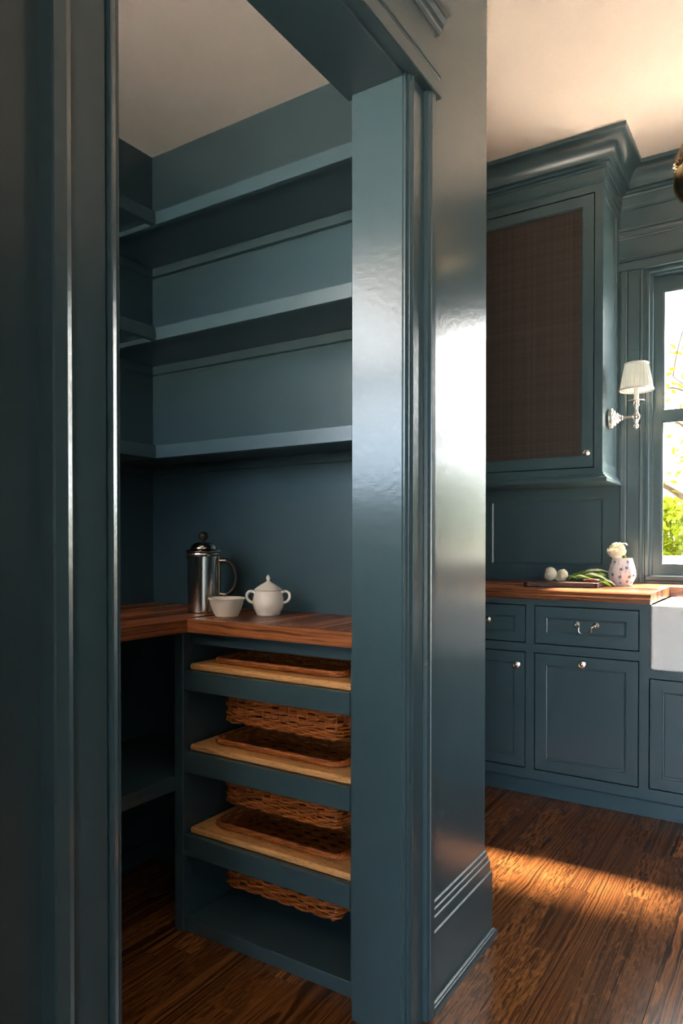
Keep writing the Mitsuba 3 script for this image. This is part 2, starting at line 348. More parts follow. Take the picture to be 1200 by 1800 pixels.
# baseboard around the wall end
BP = [(0, 0.2455), (0.0042, 0.2430), (0.0045, 0.2315), (0.0080, 0.2294), (0.0083, 0.2165), (0.0118, 0.2144), (0.0121, 0.1850), (0.0160, 0.1827), (0.0165, 0.1800), (0.0165, 0.002), (0, 0.002)]
SH = [(0.0165, 0.0005), (0.029, 0.0005), (0.029, 0.012), (0.0265, 0.0165), (0.0235, 0.0175), (0.022, 0.020), (0.019, 0.021), (0.0165, 0.023)]
path = [(XI - 0.8, YE), (XW, YE), (XW, YJ1 + CW + 0.001)]
struct('baseboard_left', None, None, 'tall teal baseboard with stepped cap and shoe molding around the wall end')
part('baseboard_left', 'board', mapped(sweep(path, [(-p, z) for p, z in BP]), lambda v: v), 'paint', 25)
part('baseboard_left', 'shoe_molding', sweep(path, [(-p, z) for p, z in SH]), 'paint', 25)
struct('baseboard_near', None, None, 'teal baseboard of the wall before the doorway')
part('baseboard_near', 'board', sweep([(XW, YJ0 - CW - 0.001), (XW, -0.119)], [(-p, z) for p, z in BP]), 'paint', 25)
struct('baseboard_pantry', None, None, 'low teal baseboard in the dark corner under the pantry counter')
LB = [(0, 0.06), (0.006, 0.06), (0.012, 0.052), (0.012, 0.0005), (0, 0.0005)]
part('baseboard_pantry', 'board', sweep([(XL, YN), (XL, YB), (-1.503, YB)], LB), 'paint', 25)

# pantry window, kitchen window
def sash(parent, name, place, a0, a1, z0, z1, w, wb, wt, d0, d1):
    m = extr(poly_holes(a0, a1, z0, z1, [(a0 + w, a1 - w, z0 + wb, z1 - wt)]), d1 - d0, 'y', d0)
    bead = extr(poly_holes(a0 + w - 0.001, a1 - w + 0.001, z0 + wb - 0.001, z1 - wt + 0.001, [(a0 + w + 0.006, a1 - w - 0.006, z0 + wb + 0.006, z1 - wt - 0.006)]), 0.012, 'y', d0 + 0.008)
    k = part(parent, name, mapped(cat(m, bead), place), 'paint')
    dm = (d0 + d1) / 2 + 0.003
    g = trimesh.Trimesh([[a0 + w, dm, z0 + wb], [a1 - w, dm, z0 + wb], [a1 - w, dm, z1 - wt], [a0 + w, dm, z1 - wt]], [[0, 1, 2], [0, 2, 3]], process=False)
    part(k, 'pane', trimesh.Trimesh(place(np.array(g.vertices)), g.faces, process=False), 'pane_glass')
def window(parent, place, a0, a1, z0, z1, zm, depth=0.13, w=0.042):
    part(parent, 'frame', mapped(cat(extr(poly_holes(a0 - 0.0005, a1 + 0.0005, z0 - 0.0005, z1 + 0.0005, [(a0 + 0.012, a1 - 0.012, z0 + 0.022, z1 - 0.012)]), depth, 'y', 0),
         extr(poly_holes(a0 + 0.011, a1 - 0.011, z0 + 0.02, z1 - 0.011, [(a0 + 0.025, a1 - 0.025, z0 + 0.03, z1 - 0.020)]), 0.02, 'y', 0.032)), place), 'paint')
    sash(parent, 'lower_sash', place, a0 + 0.0135, a1 - 0.0135, z0 + 0.022, zm + 0.022, w + 0.0085, 0.052, 0.052, 0.054, 0.084)
    sash(parent, 'upper_sash', place, a0 + 0.0135, a1 - 0.0135, zm - 0.025, z1 - 0.0135, w + 0.0085, 0.052, 0.076, 0.088, 0.118)
struct('window_1', None, None, 'teal double-hung window above the sink with a bright garden behind')
plK = lambda v: np.c_[v[:, 0], v[:, 1] + YW, v[:, 2]]
window('window_1', plK, KW[0], KW[1], KW[2], KW[3], 1.752)
for s, x0 in ((-1, KW[0]), (1, KW[1])):
    part('window_1', 'casing', extr(Polygon([(x0 + s * q, YW + 0.002 - p) for q, p in CAS]), KW[3] + 0.004 - 0.916, 'z', 0.916), 'paint')
head_parts('window_1', KW[0] - CW - 0.02, KW[1] + CW + 0.02, KW[3] + 0.004, lambda t, o, z: np.c_[t, YW + 0.002 - o, z])
part('window_1', 'stool', bx(KW[0] + 0.002, KW[1] - 0.002, YW - 0.016, YW + 0.03, 0.930, 0.954, 0.003), 'paint')
part('window_1', 'apron', bx(KW[0] - 0.0, KW[1] + 0.0, YW - 0.008, YW + 0.003, 0.9155, 0.9295, 0.002), 'paint')
struct('window_2', None, None, 'teal window in the end wall of the pantry')
window('window_2', lambda v: np.c_[v[:, 0], YN - v[:, 1], v[:, 2]], *PW, 1.83)
for i, (a, b, c, e) in enumerate(RW):
    struct(f'window_{3 + i}', None, None, 'teal window of the right kitchen wall')
    window(f'window_{3 + i}', lambda v: np.c_[XR + v[:, 1], v[:, 0], v[:, 2]], a, b, c, e, 1.5)
struct('window_3', None, None, 'wide teal window of the rear kitchen wall')
window('window_3', lambda v: np.c_[v[:, 0], YR - v[:, 1], v[:, 2]], *BW[0], 1.4)

# ------------------------------------------------------------------ generic joinery: fronts in the plane y, looking to -y
def front_ring(x0, x1, z0, z1, y, w, bead=0.009, rec=0.009, th=0.019):
    """frame of a door: outer arris, flat, sticking; returns (frame mesh, panel mesh)"""
    rings = [(0, th), (0, 0.0012), (0.0012, 0), (w, 0), (w + 0.002, 0.0035), (w + 0.0055, 0.0045), (w + bead - 0.001, rec * 0.75), (w + bead, rec), (w + bead, th)]
    v, f = [], []
    for i, dd in rings: v += [[x0 + i, y + dd, z0 + i], [x1 - i, y + dd, z0 + i], [x1 - i, y + dd, z1 - i], [x0 + i, y + dd, z1 - i]]
    n = len(rings)
    for k in range(n):
        for j in range(4):
            a, b = k * 4 + j, k * 4 + (j + 1) % 4; k2 = (k + 1) % n
            f += [[a, b, k2 * 4 + (j + 1) % 4], [a, k2 * 4 + (j + 1) % 4, k2 * 4 + j]]
    fr = trimesh.Trimesh(v, f, process=False); fr.fix_normals()
    q = w + bead
    pn = bx(x0 + q - 0.0005, x1 - q + 0.0005, y + rec, y + th - 0.001, z0 + q - 0.0005, z1 - q + 0.0005, 0)
    return fr, pn
def knob_mesh(r=0.0155, L=0.026):
    p = [(0.0001, 0), (r * 0.75, 0), (r * 0.78, 0.002), (r * 0.40, 0.004), (r * 0.33, 0.010), (r * 0.45, 0.013), (r * 0.9, 0.016), (r, 0.0185), (r * 0.97, 0.021), (r * 0.72, 0.0225), (r * 0.70, 0.0215),
         (r * 0.42, 0.0225), (r * 0.36, 0.0265), (r * 0.2, 0.0285), (0.0001, 0.029)]
    return lathe(p, 20)
def knob_at(parent, x, y, z, label=None):
    part(parent, 'knob', turn(knob_mesh(), math.pi / 2, [1, 0, 0], (x, y, z)), 'nickel', 30, label=label or 'polished nickel knob')
def bail_at(parent, x, y, z):
    k = part_key(parent, 'handle')
    ros = [(0.0001, 0), (0.0135, 0), (0.0135, 0.002), (0.010, 0.004), (0.009, 0.007), (0.0055, 0.009), (0.0055, 0.016), (0.0065, 0.018), (0.005, 0.0205), (0.0001, 0.021)]
    ms = [turn(lathe(ros, 20), math.pi / 2, [1, 0, 0], (x + s * 0.040, y, z)) for s in (-1, 1)]
    pts = [(-0.036, -0.014, 0.0), (-0.030, -0.016, -0.005), (-0.0245, -0.018, -0.009), (-0.0255, -0.020, -0.017), (-0.0245, -0.021, -0.026), (-0.018, -0.021, -0.0335), (-0.008, -0.021, -0.0365)]
    pts = pts + [(-a, b, c) for a, b, c in pts[::-1]]
    ms.append(move(tube(spline(pts, 40), 0.0026, 8), (x, y, z)))
    scene[k] = mikit.ply(cat(*ms), 'nickel', smooth=40); labels[k] = {'label': 'polished nickel bail pull'}

# ------------------------------------------------------------------ kitchen base cabinets
def base_cabinet(label, x0, x1, drawers, doors, ztop=0.872, group=None):
    t = thing('base_cabinet', label, 'cabinet', 'teal kitchen base cabinets')
    holes = [(a - 0.004, b + 0.004, c - 0.004, e + 0.004) for a, b, c, e, *_ in drawers + doors]
    from shapely import union_all
    fp_ = sbox(x0, 0.085, x1, 0.872).difference(union_all([sbox(a, c, b, e) for a, b, c, e in holes]))
    if ztop < 0.87: fp_ = fp_.difference(sbox(-0.4825, ztop, 0.377, 1.0))
    part(t, 'face_frame', extr(fp_, 0.020, 'y', YK), 'paint')
    part(t, 'carcass', bx(x0 + 0.001, x1 - 0.001, YK + 0.0205, YW - 0.02, 0.086, ztop - (0.26 if ztop < 0.87 else 0), 0), 'gap_dark')
    part(t, 'bottom_edge', mapped(sweep([(x0, 0), (x1, 0)], [(0, 0.0848), (-0.020, 0.0848), (-0.020, 0.0765), (-0.0075, 0.0765)]), lambda v: np.c_[v[:, 0], YK + np.abs(v[:, 1]), v[:, 2]]), 'paint')
    part(t, 'plinth', bx(x0, x1, YK + 0.045, YK + 0.06, 0.0006, 0.0760, 0), 'paint')
    for a, b, c, e, kind, kx, kz in drawers + doors:
        nm = 'drawer' if (a, b, c, e, kind, kx, kz) in drawers else 'door'
        fr, pn = front_ring(a, b, c, e, YK, 0.046)
        k = part(t, nm, fr, 'paint', 20); part(k, 'panel', pn, 'paint')
        if kind == 'bail': bail_at(k, kx, YK + 0.009, kz)
        elif kind == 'knob': knob_at(k, kx, YK + (0.009 if nm == 'drawer' else 0), kz)
    return t
base_cabinet('teal inset base cabinet cut off by the wall end, one drawer over one door', -1.442, -0.973, [(-1.418, -0.9955, 0.6815, 0.842, 'bail', -1.209, 0.771)], [(-1.418, -0.9965, 0.131, 0.636, 'knob', -1.028, 0.582)])
base_cabinet('teal base cabinet left of the sink, drawer with bail pull over knobbed front', -0.973, -0.508, [(-0.9505, -0.530, 0.6815, 0.842, 'bail', -0.7375, 0.771)], [(-0.9505, -0.530, 0.131, 0.636, 'knob', -0.748, 0.608)])
base_cabinet('teal low base cabinet under the white apron sink', -0.508, 0.4005, [], [(-0.486, -0.058, 0.134, 0.571, 'knob', -0.085, 0.53), (-0.052, 0.376, 0.134, 0.571, 'knob', -0.025, 0.53)], ztop=0.612)
base_cabinet('teal base cabinet on the far right of the sink', 0.4005, 1.20, [(0.425, 1.175, 0.6815, 0.842, 'bail', 0.80, 0.771)], [(0.425, 0.797, 0.131, 0.636, 'knob', 0.77, 0.58), (0.803, 1.175, 0.131, 0.636, 'knob', 0.83, 0.58)])
base_cabinet('teal base cabinet in the alcove behind the wall', -2.55, -1.442, [(-2.52, -1.47, 0.6815, 0.842, 'bail', -2.0, 0.771)], [(-2.52, -1.998, 0.131, 0.636, 'knob', -2.03, 0.58), (-1.992, -1.47, 0.131, 0.636, 'knob', -1.96, 0.58)])

# sink
sk = thing('apron_sink', 'white fireclay apron front sink under the window', 'sink')
SX0, SX1, SY0, SY1 = -0.4805, 0.375, YK - 0.032, 3.60
outer = m3.Manifold.hull_points(np.vstack([trimesh.creation.icosphere(2, 0.012).vertices + [x, y, z] for x in (SX0 + .012, SX1 - .012) for y in (SY0 + .012, SY1 - .012) for z in (0.6135 + .012, 0.8720 - .012)]).astype(np.float32))
inner = m3.Manifold.hull_points(np.vstack([trimesh.creation.icosphere(2, 0.03).vertices + [x, y, z] for x in (SX0 + .055, SX1 - .055) for y in (SY0 + .055, SY1 - .09) for z in (0.68, 0.95)]).astype(np.float32))
part(sk, 'basin', outer - inner, 'sink_white', 30)

# counter: walnut staves along x, molded front edge
ct = thing('kitchen_counter', 'walnut plank counter along the window wall, notched around the white sink', 'counter')
CZ0, CZ1, CY0 = 0.8725, 0.915, 3.012
EP = [(0, CZ0), (0.0, CZ0 + 0.019), (-0.003, CZ0 + 0.0225), (-0.009, CZ0 + 0.0235), (-0.0095, CZ0 + 0.028), (-0.013, CZ0 + 0.037), (-0.020, CZ1 - 0.0005), (-0.024, CZ1), (-0.045, CZ1), (-0.045, CZ0)]
def edge_piece(x0, x1):
    m = sweep([(x0, CY0), (x1, CY0)], EP)
    v = np.array(m.vertices); _uid[0] += 1
    part(ct, 'edge', m, 'walnut', False, uv=np.c_[v[:, 0] - x0, _uid[0] + (v[:, 2] - CZ0) + 0.4 * (v[:, 1] - CY0)])
edge_piece(-1.35, -0.482); edge_piece(-2.55, -1.3505); edge_piece(0.376, 1.20)
y = CY0 + 0.0453
while y < YW - 0.001:
    y1 = min(y + 0.052, YW)
    for a, b in ([(-2.55, -0.482), (0.376, 1.20)] if y < 3.52 else [(-2.55, 1.20)]):
        xx = a; first = True
        while xx < b - 1e-6:
            L = random.uniform(0.35, 1.0); x1 = b if b - xx - L < 0.25 else xx + L
            m = bx(xx + 0.0001, x1 - 0.0001, y + 0.0001, y1 - 0.0001, CZ0, CZ1, 0.0005); part(ct, 'stave', m, 'walnut', uv=board_uv(m, 0)); xx = x1
    y = y1

# backsplash wainscot: panelled boards on the window wall


hole = (-1.429, -0.831, 1.000, 1.342)
struct('trim_2', extr(poly_holes(XA, KW[0] - CW - 0.004, 0.9155, ZK - 0.001, [hole]), 0.012, 'y', YW - 0.004), 'paint', 'teal panelled boarding on the wall under the upper cabinet')
fr, pn = front_ring(hole[0] - 0.0005, hole[1] + 0.0005, hole[2] - 0.0005, hole[3] + 0.0005, YW - 0.0045, 0.001, 0.011, 0.009, 0.0115)
part('trim_2', 'panel_molding', fr, 'paint', 20); part('trim_2', 'panel', pn, 'paint')
struct('trim_3', extr(poly_holes(KW[1] + CW + 0.004, XR, 0.9155, ZK - 0.001, []), 0.012, 'y', YW - 0.004), 'paint', 'teal boarding right of the window')
struct('trim_4', bx(KW[0] - CW - 0.0035, KW[1] + CW + 0.0035, YW - 0.0035, YW + 0.0078, KW[3] + 0.003, ZK - 0.001, 0), 'paint', 'teal boarding above the window')

# ------------------------------------------------------------------ upper cabinet
uc = thing('upper_cabinet', 'tall teal upper cabinet with brown woven door panel and deep crown', 'cabinet')
UX0, UX1, UY, UZ0, UZ1 = -1.95, -0.755, 3.410, 1.412, 2.80
part(uc, 'face_frame', extr(poly_holes(UX0, UX1, UZ0, ZK - 0.002, [(-1.5045, -0.7925, 1.4665, 2.7445)]), 0.020, 'y', UY), 'paint')
part(uc, 'carcass', bx(UX0 + 0.001, UX1 - 0.0205, UY + 0.0205, YW - 0.006, UZ0 + 0.001, ZK - 0.003, 0), 'gap_dark')
def on_end(v): return np.c_[UX1 - v[:, 1], UY + v[:, 0], v[:, 2]]
rings = [(0, 0.019), (0, 0.0), (1, 0.0), (1.08, 0.0035), (1.25, 0.0045), (1.4, 0.008), (1.4, 0.019)]
def end_panel():
    a0, a1, z0, z1 = 0.0205, YW - 0.006 - UY, UZ0, ZK - 0.002
    l, r, b, t = 0.024, 0.075, 0.078, 0.235
    v, f = [], []
    for k, dd in rings:
        q = max(0.0, k - 1) * 0.02; s = min(k, 1)
        v += [[a0 + l * s + q, dd, z0 + b * s + q], [a1 - r * s - q, dd, z0 + b * s + q], [a1 - r * s - q, dd, z1 - t * s - q], [a0 + l * s + q, dd, z1 - t * s - q]]
    n = len(rings)
    for k in range(n):
        for j in range(4):
            a, b_ = k * 4 + j, k * 4 + (j + 1) % 4; k2 = (k + 1) % n
            f += [[a, b_, k2 * 4 + (j + 1) % 4], [a, k2 * 4 + (j + 1) % 4, k2 * 4 + j]]
    fr = trimesh.Trimesh(v, f, process=False); q = 0.008
    pn = bx(a0 + l + q - 0.0005, a1 - r - q + 0.0005, 0.008, 0.0185, z0 + b + q, z1 - t - q, 0)
    return fr, pn
fr, pn = end_panel()
k = part(uc, 'end_panel', mapped(fr, on_end), 'paint', 20); part(k, 'field', mapped(pn, on_end), 'paint')
part(uc, 'bottom', bx(UX0 + 0.001, UX1 - 0.001, UY + 0.001, YW - 0.006, UZ0 - 0.009, UZ0 + 0.0005, 0), 'paint')
fr, pn = front_ring(-1.500, -0.797, 1.471, 2.740, UY, 0.050, 0.004, 0.012)
k = part(uc, 'door', fr, 'paint', 20); part(k, 'woven_panel', pn, 'woven_mesh', label='dark brown woven mesh panel'); knob_at(k, -0.8225, UY, 1.536)
CR = [(0, 2.781), (0.003, 2.781), (0.0085, 2.792), (0.0110, 2.800), (0.0115, 2.838), (0.0155, 2.842), (0.0175, 2.850), (0.030, 2.854), (0.0345, 2.862), (0.046, 2.864), (0.052, 2.866)]
CR += [(0.052 + 0.060 * (1 - math.cos(a)), 2.866 + 0.076 * math.sin(a)) for a in np.linspace(0.1, 1.4, 12)] + [(0.112, 2.943), (0.1185, 2.946), (0.1195, 2.964), (0, 2.964)]
part(uc, 'crown_molding', sweep([(UX1, YW - 0.006), (UX1, UY), (UX0, UY)], [(-p, z) for p, z in CR]), 'paint', 30)
BM = [(0, 1.446), (0.004, 1.446), (0.006, 1.437), (0.012, 1.434), (0.0135, 1.427), (0.0195, 1.423), (0.0235, 1.419), (0.0235, 1.4025), (0, 1.4025)]
part(uc, 'bottom_molding', sweep([(UX1, YW - 0.006), (UX1, UY), (UX0, UY)], [(-p, z) for p, z in BM]), 'paint', 30)
struct('trim_5', sweep([(XR, YW - 0.004), (UX1 + 0.0005, YW - 0.004)], [(-p, z) for p, z in CR]), 'paint', 'deep teal crown molding along the ceiling above the window', 30)

# ------------------------------------------------------------------ pantry shelves
YS, XS = 1.479, -1.606
def pantry_shelf(zt, zb, label):
    t = thing('pantry_shelf', label, 'shelf', 'corner shelves of the pantry')
    e = 0.0006
    part(t, 'board', cat(bx(XL + e, XI - 0.004, YS + 0.019, YB - e, zt - 0.024, zt - 0.0005, 0), bx(XL + e, XS - 0.019, 0.72, YS + 0.018, zt - 0.024, zt - 0.0005, 0)), 'paint')
    part(t, 'nosing', bx(XL + e, XI - 0.004, YS, YS + 0.0188, zb, zt, 0.0012), 'paint')
    part(t, 'nosing', bx(XS - 0.0188, XS, 0.72, YS - 0.0002, zb, zt, 0.0012), 'paint')
    part(t, 'cleat', bx(XL + 0.0185, XI - 0.004, YB - 0.018, YB - e, zt - 0.053, zt - 0.0242, 0.001), 'paint')
    part(t, 'cleat', bx(XL + e, XL + 0.018, 0.72, YB - e, zt - 0.053, zt - 0.0242, 0.001), 'paint')
pantry_shelf(2.100, 2.062, 'topmost teal corner shelf of the pantry, just under the ceiling')
pantry_shelf(1.758, 1.720, 'middle teal corner shelf of the pantry')
pantry_shelf(1.408, 1.369, 'lowest teal corner shelf of the pantry, above the french press and walnut counter')
lw = thing('low_shelf', 'dark teal shelf under the left run of the pantry counter', 'shelf')
part(lw, 'board', bx(XL + 0.0006, -1.517, 0.72, 1.752, 0.416, 0.4415, 0), 'paint')
part(lw, 'nosing', bx(-1.5165, -1.4975, 0.72, 1.4488, 0.403, 0.442, 0.0012), 'paint')

# pantry counter: walnut staves along y with front edge strips
pc = thing('pantry_counter', 'L-shaped walnut butcher block counter in the pantry', 'counter')
PZ0, PZ1, PY0, PX0 = 0.867, 0.9052, 1.4238, -1.4257
m = bx(PX0, XI - 0.0006, PY0, PY0 + 0.022, PZ0, PZ1, 0.0012); part(pc, 'edge', m, 'walnut', uv=board_uv(m, 0))
m = bx(PX0 - 0.022, PX0, 0.72, PY0 + 0.0219, PZ0, PZ1, 0.0012); part(pc, 'edge', m, 'walnut', uv=board_uv(m, 1))
def staves(x0, x1, y0, y1, w):
    n = max(1, round((x1 - x0) / w)); w = (x1 - x0) / n
    for i in range(n):
        yy = y0
        while yy < y1 - 1e-6:
            L = random.uniform(0.22, 0.55); ye = y1 if y1 - yy - L < 0.15 else yy + L
            m = bx(x0 + i * w + 0.0001, x0 + (i + 1) * w - 0.0001, yy + 0.0001, ye - 0.0001, PZ0, PZ1, 0.0005)
            part(pc, 'stave', m, 'walnut', uv=board_uv(m, 1)); yy = ye
staves(PX0 + 0.0001, XI - 0.0006, PY0 + 0.0221, YB - 0.0006, 0.044)
staves(XL + 0.0006, PX0 - 0.0221, 0.72, YB - 0.0006, 0.044)

# ------------------------------------------------------------------ basket cabinet
bc = thing('basket_cabinet', 'teal open base unit with three pull-out basket drawers under the pantry counter', 'cabinet')
FY, FX0, FX1, FX2 = 1.450, -1.5025, -1.468, -0.905
part(bc, 'side', bx(FX0, FX1, FY, YB - 0.0006, 0.0006, PZ0 - 0.0005, 0.0012), 'paint')
part(bc, 'side', bx(FX2 + 0.0005, XI - 0.0006, FY, YB - 0.0006, 0.0006, PZ0 - 0.0005, 0.0012), 'paint')
part(bc, 'back', bx(FX1, FX2, YB - 0.012, YB - 0.0007, 0.0006, PZ0 - 0.0005, 0), 'paint')
part(bc, 'top_rail', bx(FX1 + 0.0005, FX2, FY + 0.030, FY + 0.050, 0.826, PZ0 - 0.0005, 0.0012), 'paint')
part(bc, 'bottom_shelf', bx(FX1 + 0.0005, FX2, FY + 0.010, YB - 0.0125, 0.0006, 0.0395, 0.0015), 'paint')
def pull_out(zt, zb):
    k = part(bc, 'drawer', bx(FX1 + 0.002, FX2 - 0.002, FY - 0.001, FY + 0.018, zb, zt, 0.0015), 'paint')
    x0, x1, y0, y1 = FX1 + 0.011, FX2 - 0.007, FY + 0.014, YB - 0.014
    z0 = zt + 0.0006; z1 = z0 + 0.0185; r = 0.007
    s = trimesh.creation.icosphere(2, r)
    pts = np.vstack([s.vertices + [a, b, c] for a in (x0 + r, x1 - r) for b in (y0 + r, y1 - r) for c in (z0 + r, z1 - r)])
    hole = m3.Manifold.extrude(m3.CrossSection([[(-1.392 + .02, 1.512), (-0.978 - .02, 1.512), (-0.978, 1.532), (-0.978, 1.688), (-0.998, 1.708), (-1.372, 1.708), (-1.392, 1.688), (-1.392, 1.532)]]), 0.1).translate((0, 0, z0 - 0.03))
    part(k, 'board', m3.Manifold.hull_points(pts.astype(np.float32)) - hole, 'maple', 30, label='light maple frame that holds the basket')
    for xs in (FX1 + 0.002, FX2 - 0.012): part(k, 'slide', bx(xs, xs + 0.009, FY + 0.02, YB - 0.014, zb + 0.01, zt - 0.002, 0.0008), 'paint')
    return z1
def rrect(x0, x1, y0, y1, r, n):
    """n points evenly spaced around a rounded rectangle, and the outward normals"""
    q = Polygon([(x0, y0), (x1, y0), (x1, y1), (x0, y1)]).buffer(-r).buffer(r, quad_segs=8).exterior
    s = np.arange(n) / n * q.length
    p = np.array([q.interpolate(t).coords[0] for t in s])
    t = np.roll(p, -1, 0) - np.roll(p, 1, 0); t /= np.linalg.norm(t, axis=1, keepdims=True)
    return p, np.c_[t[:, 1], -t[:, 0]]
def wicker_basket(zt, label, seed):
    """zt: the top of the maple frame; the body hangs 0.16 below, its braided rim lies on the frame"""
    R = np.random.default_rng(seed)
    t = thing('wicker_basket', label, 'basket', 'wicker baskets in the pull-outs')
    zb = zt - 0.168; ns = 36; per = 10
    N = ns * per
    def loop(z):
        k = (z - zb) / (zt - zb); g = 0.016 * (1 - k)
        return rrect(-1.385 + g * 0.7, -0.985 - g * 0.7, 1.519 + g * 0.3, 1.700 - g * 0.3, 0.022, N)
    # stakes
    for s in range(ns):
        i = s * per
        pts = [np.r_[loop(z)[0][i], z] for z in np.linspace(zb, zt + 0.004, 5)]
        part(t, 'stake', tube(pts, 0.0024, 6), 'wicker', True)
    # weavers: groups of thin rods passing in front of and behind the stakes
    def weaver(z, ph, r, amp, wob=0.0009):
        p, nn = loop(z); a = np.arange(N) / per * np.pi + ph
        off = amp * np.sin(a) * (1 - 0.25 * np.abs(np.cos(a)))
        w = np.interp(np.arange(N), np.linspace(0, N, 25), R.normal(0, wob, 25))
        q = np.c_[p + nn * off[:, None], np.full(N, z) + w + 0.0006 * np.sin(a * 0.5)]
        q = np.vstack([q, q[:1]])
        return tube(q, r, 6, caps=False)
    ms = []
    z, row = zb + 0.004, 0
    while z < zb + 0.030:                        # tight waling at the foot, thick rods
        ms.append(weaver(z, row * 2.09, 0.0034, 0.0044)); z += 0.0058; row += 1
    part(t, 'foot_waling', cat(*ms), 'wicker', True, kind='stuff')
    ms = []; row = 0
    while z < zt - 0.004:                        # field: bands of three fine rods
        for q in range(4): ms.append(weaver(z + q * 0.0034, row * np.pi, 0.0019, 0.0040, 0.0005))
        z += 0.0155; row += 1
    part(t, 'weave', cat(*ms), 'wicker', True, kind='stuff')
    # floor of the basket
    p, _ = loop(zb); ms = []
    for k in range(26):
        x0 = -1.37 + k * 0.0145
        ms.append(tube([(x0, 1.525 + j * 0.017, zb + 0.002 + 0.0025 * (-1) ** (j + k)) for j in range(11)], 0.0055, 5, sq=0.45))
    part(t, 'base', cat(*ms), 'wicker', True, kind='stuff')
    # braided rim: four strands twisted around the mouth
    p, nn = rrect(-1.399, -0.971, 1.505, 1.715, 0.030, 220); ms = []
    for k in range(5):
        a = np.arange(220) / 220 * 2 * np.pi * 17 + k * 2 * np.pi / 5
        q = np.c_[p + nn * (0.0062 * np.cos(a))[:, None], zt + 0.0095 + 0.0052 * np.sin(a) + np.interp(np.arange(220), np.linspace(0, 220, 30), R.normal(0, 0.0006, 30))]
        ms.append(tube(np.vstack([q, q[:1]]), 0.0034, 6, caps=False))
    part(t, 'rim', cat(*ms), 'wicker', True, label='braided wicker rim')
zr = [pull_out(0.7534, 0.6978), pull_out(0.5219, 0.4633), pull_out(0.2840, 0.2250)]
wicker_basket(zr[0], 'reddish wicker basket in the top pull-out, hanging just below the counter', 1)
wicker_basket(zr[1], 'reddish wicker basket in the middle pull-out', 2)
wicker_basket(zr[2], 'reddish wicker basket in the bottom pull-out, nearest the floor', 3)

# ------------------------------------------------------------------ things on the pantry counter
fp = thing('french_press', 'polished steel french press with black knob and handle, in the counter corner', 'coffee press')
fx, fy, fz = -1.520, 1.588, PZ1 + 0.0004
R0 = 0.0465
body = [(0.0001, 0), (R0 - 0.004, 0), (R0 - 0.001, 0.003), (R0, 0.007), (R0, 0.170), (R0 + 0.0015, 0.172), (R0 + 0.0035, 0.176), (R0 + 0.003, 0.180), (R0 - 0.002, 0.182), (0.0001, 0.182)]
part(fp, 'body', lathe(body, 64, (fx, fy, fz)), 'steel', 30)
lid = [(R0 - 0.004, 0.182), (R0 + 0.0055, 0.183), (R0 + 0.0065, 0.186), (R0 + 0.004, 0.189), (R0 - 0.004, 0.1905), (R0 - 0.008, 0.194), (R0 - 0.010, 0.201), (R0 - 0.017, 0.2085), (R0 - 0.028, 0.2125), (0.009, 0.214), (0.0001, 0.2142)]
k = part(fp, 'lid', lathe(lid, 64, (fx, fy, fz)), 'steel', 30)
kn = [(0.0001, 0.2135), (0.007, 0.2145), (0.0052, 0.2165), (0.005, 0.2185)] + [(0.0148 * math.sin(a), 0.2315 - 0.0140 * math.cos(a)) for a in np.linspace(0.4, math.pi - 0.01, 14)]
part(k, 'knob', lathe(kn, 28, (fx, fy, fz)), 'blackplastic', True, label='round black knob')
hd = np.array([0.845, 0.535, 0])   # handle points to the right of the picture
def hp(r, z): return np.array([fx, fy, fz]) + hd * r + [0, 0, z]
hpts = spline([hp(R0 + 0.004, 0.155), hp(R0 + 0.018, 0.158), hp(R0 + 0.037, 0.149), hp(R0 + 0.050, 0.127), hp(R0 + 0.0535, 0.102), hp(R0 + 0.049, 0.078), hp(R0 + 0.036, 0.060), hp(R0 + 0.018, 0.0535), hp(R0 + 0.004, 0.056)], 40)
part(fp, 'handle', tube(hpts, 0.0082, 12, sq=0.95), 'blackplastic', True, label='curved black handle')
strap = bx(-0.002, 0.0022, -0.007, 0.007, 0.030, 0.172, 0.0005)
ang = math.atan2(hd[1], hd[0])
part(fp, 'strap', turn(move(strap, (R0 + 0.0025, 0, 0)), ang, [0, 0, 1], (fx, fy, fz)), 'bronze')
for zc in (0.156, 0.0555):
    part(fp, 'collar', tube([hp(R0 + 0.003, zc), hp(R0 + 0.024, zc + (0.001 if zc > 0.1 else -0.002))], 0.0105, 14, sq=0.8), 'steel', 40)
sp = lathe([(0.0001, 0.0), (0.006, 0.0), (0.009, 0.014), (0.010, 0.020), (0.009, 0.0205), (0.0001, 0.019)], 20)
part(fp, 'spout', turn(move(sp, (0, 0, 0)), -0.45, [0, 1, 0], (fx - 0.0385, fy - 0.012, fz + 0.153)), 'steel', 30)

bw = thing('small_bowl', 'small cream bowl with wavy rim in front of the french press', 'bowl')
bx0, by0 = -1.378, 1.535
def wave(a, z): return 1 + (0.035 * np.sin(a * 9) + 0.02 * np.sin(a * 4 + 1)) * np.clip((z[:, None] - 0.042) / 0.008, 0, 1)
prof = [(0.0001, 0.0), (0.040, 0.0), (0.043, 0.002), (0.0435, 0.005), (0.046, 0.009), (0.053, 0.020), (0.0585, 0.034), (0.061, 0.044), (0.0665, 0.048), (0.0675, 0.0505), (0.0655, 0.0525), (0.060, 0.051), (0.057, 0.047), (0.054, 0.034), (0.047, 0.018), (0.036, 0.010), (0.0001, 0.008)]
part(bw, 'body', lathe([(r * 0.79, z * 1.03) for r, z in prof], 72, (bx0, by0, PZ1 + 0.0004), wave), 'cream_glaze', 40)

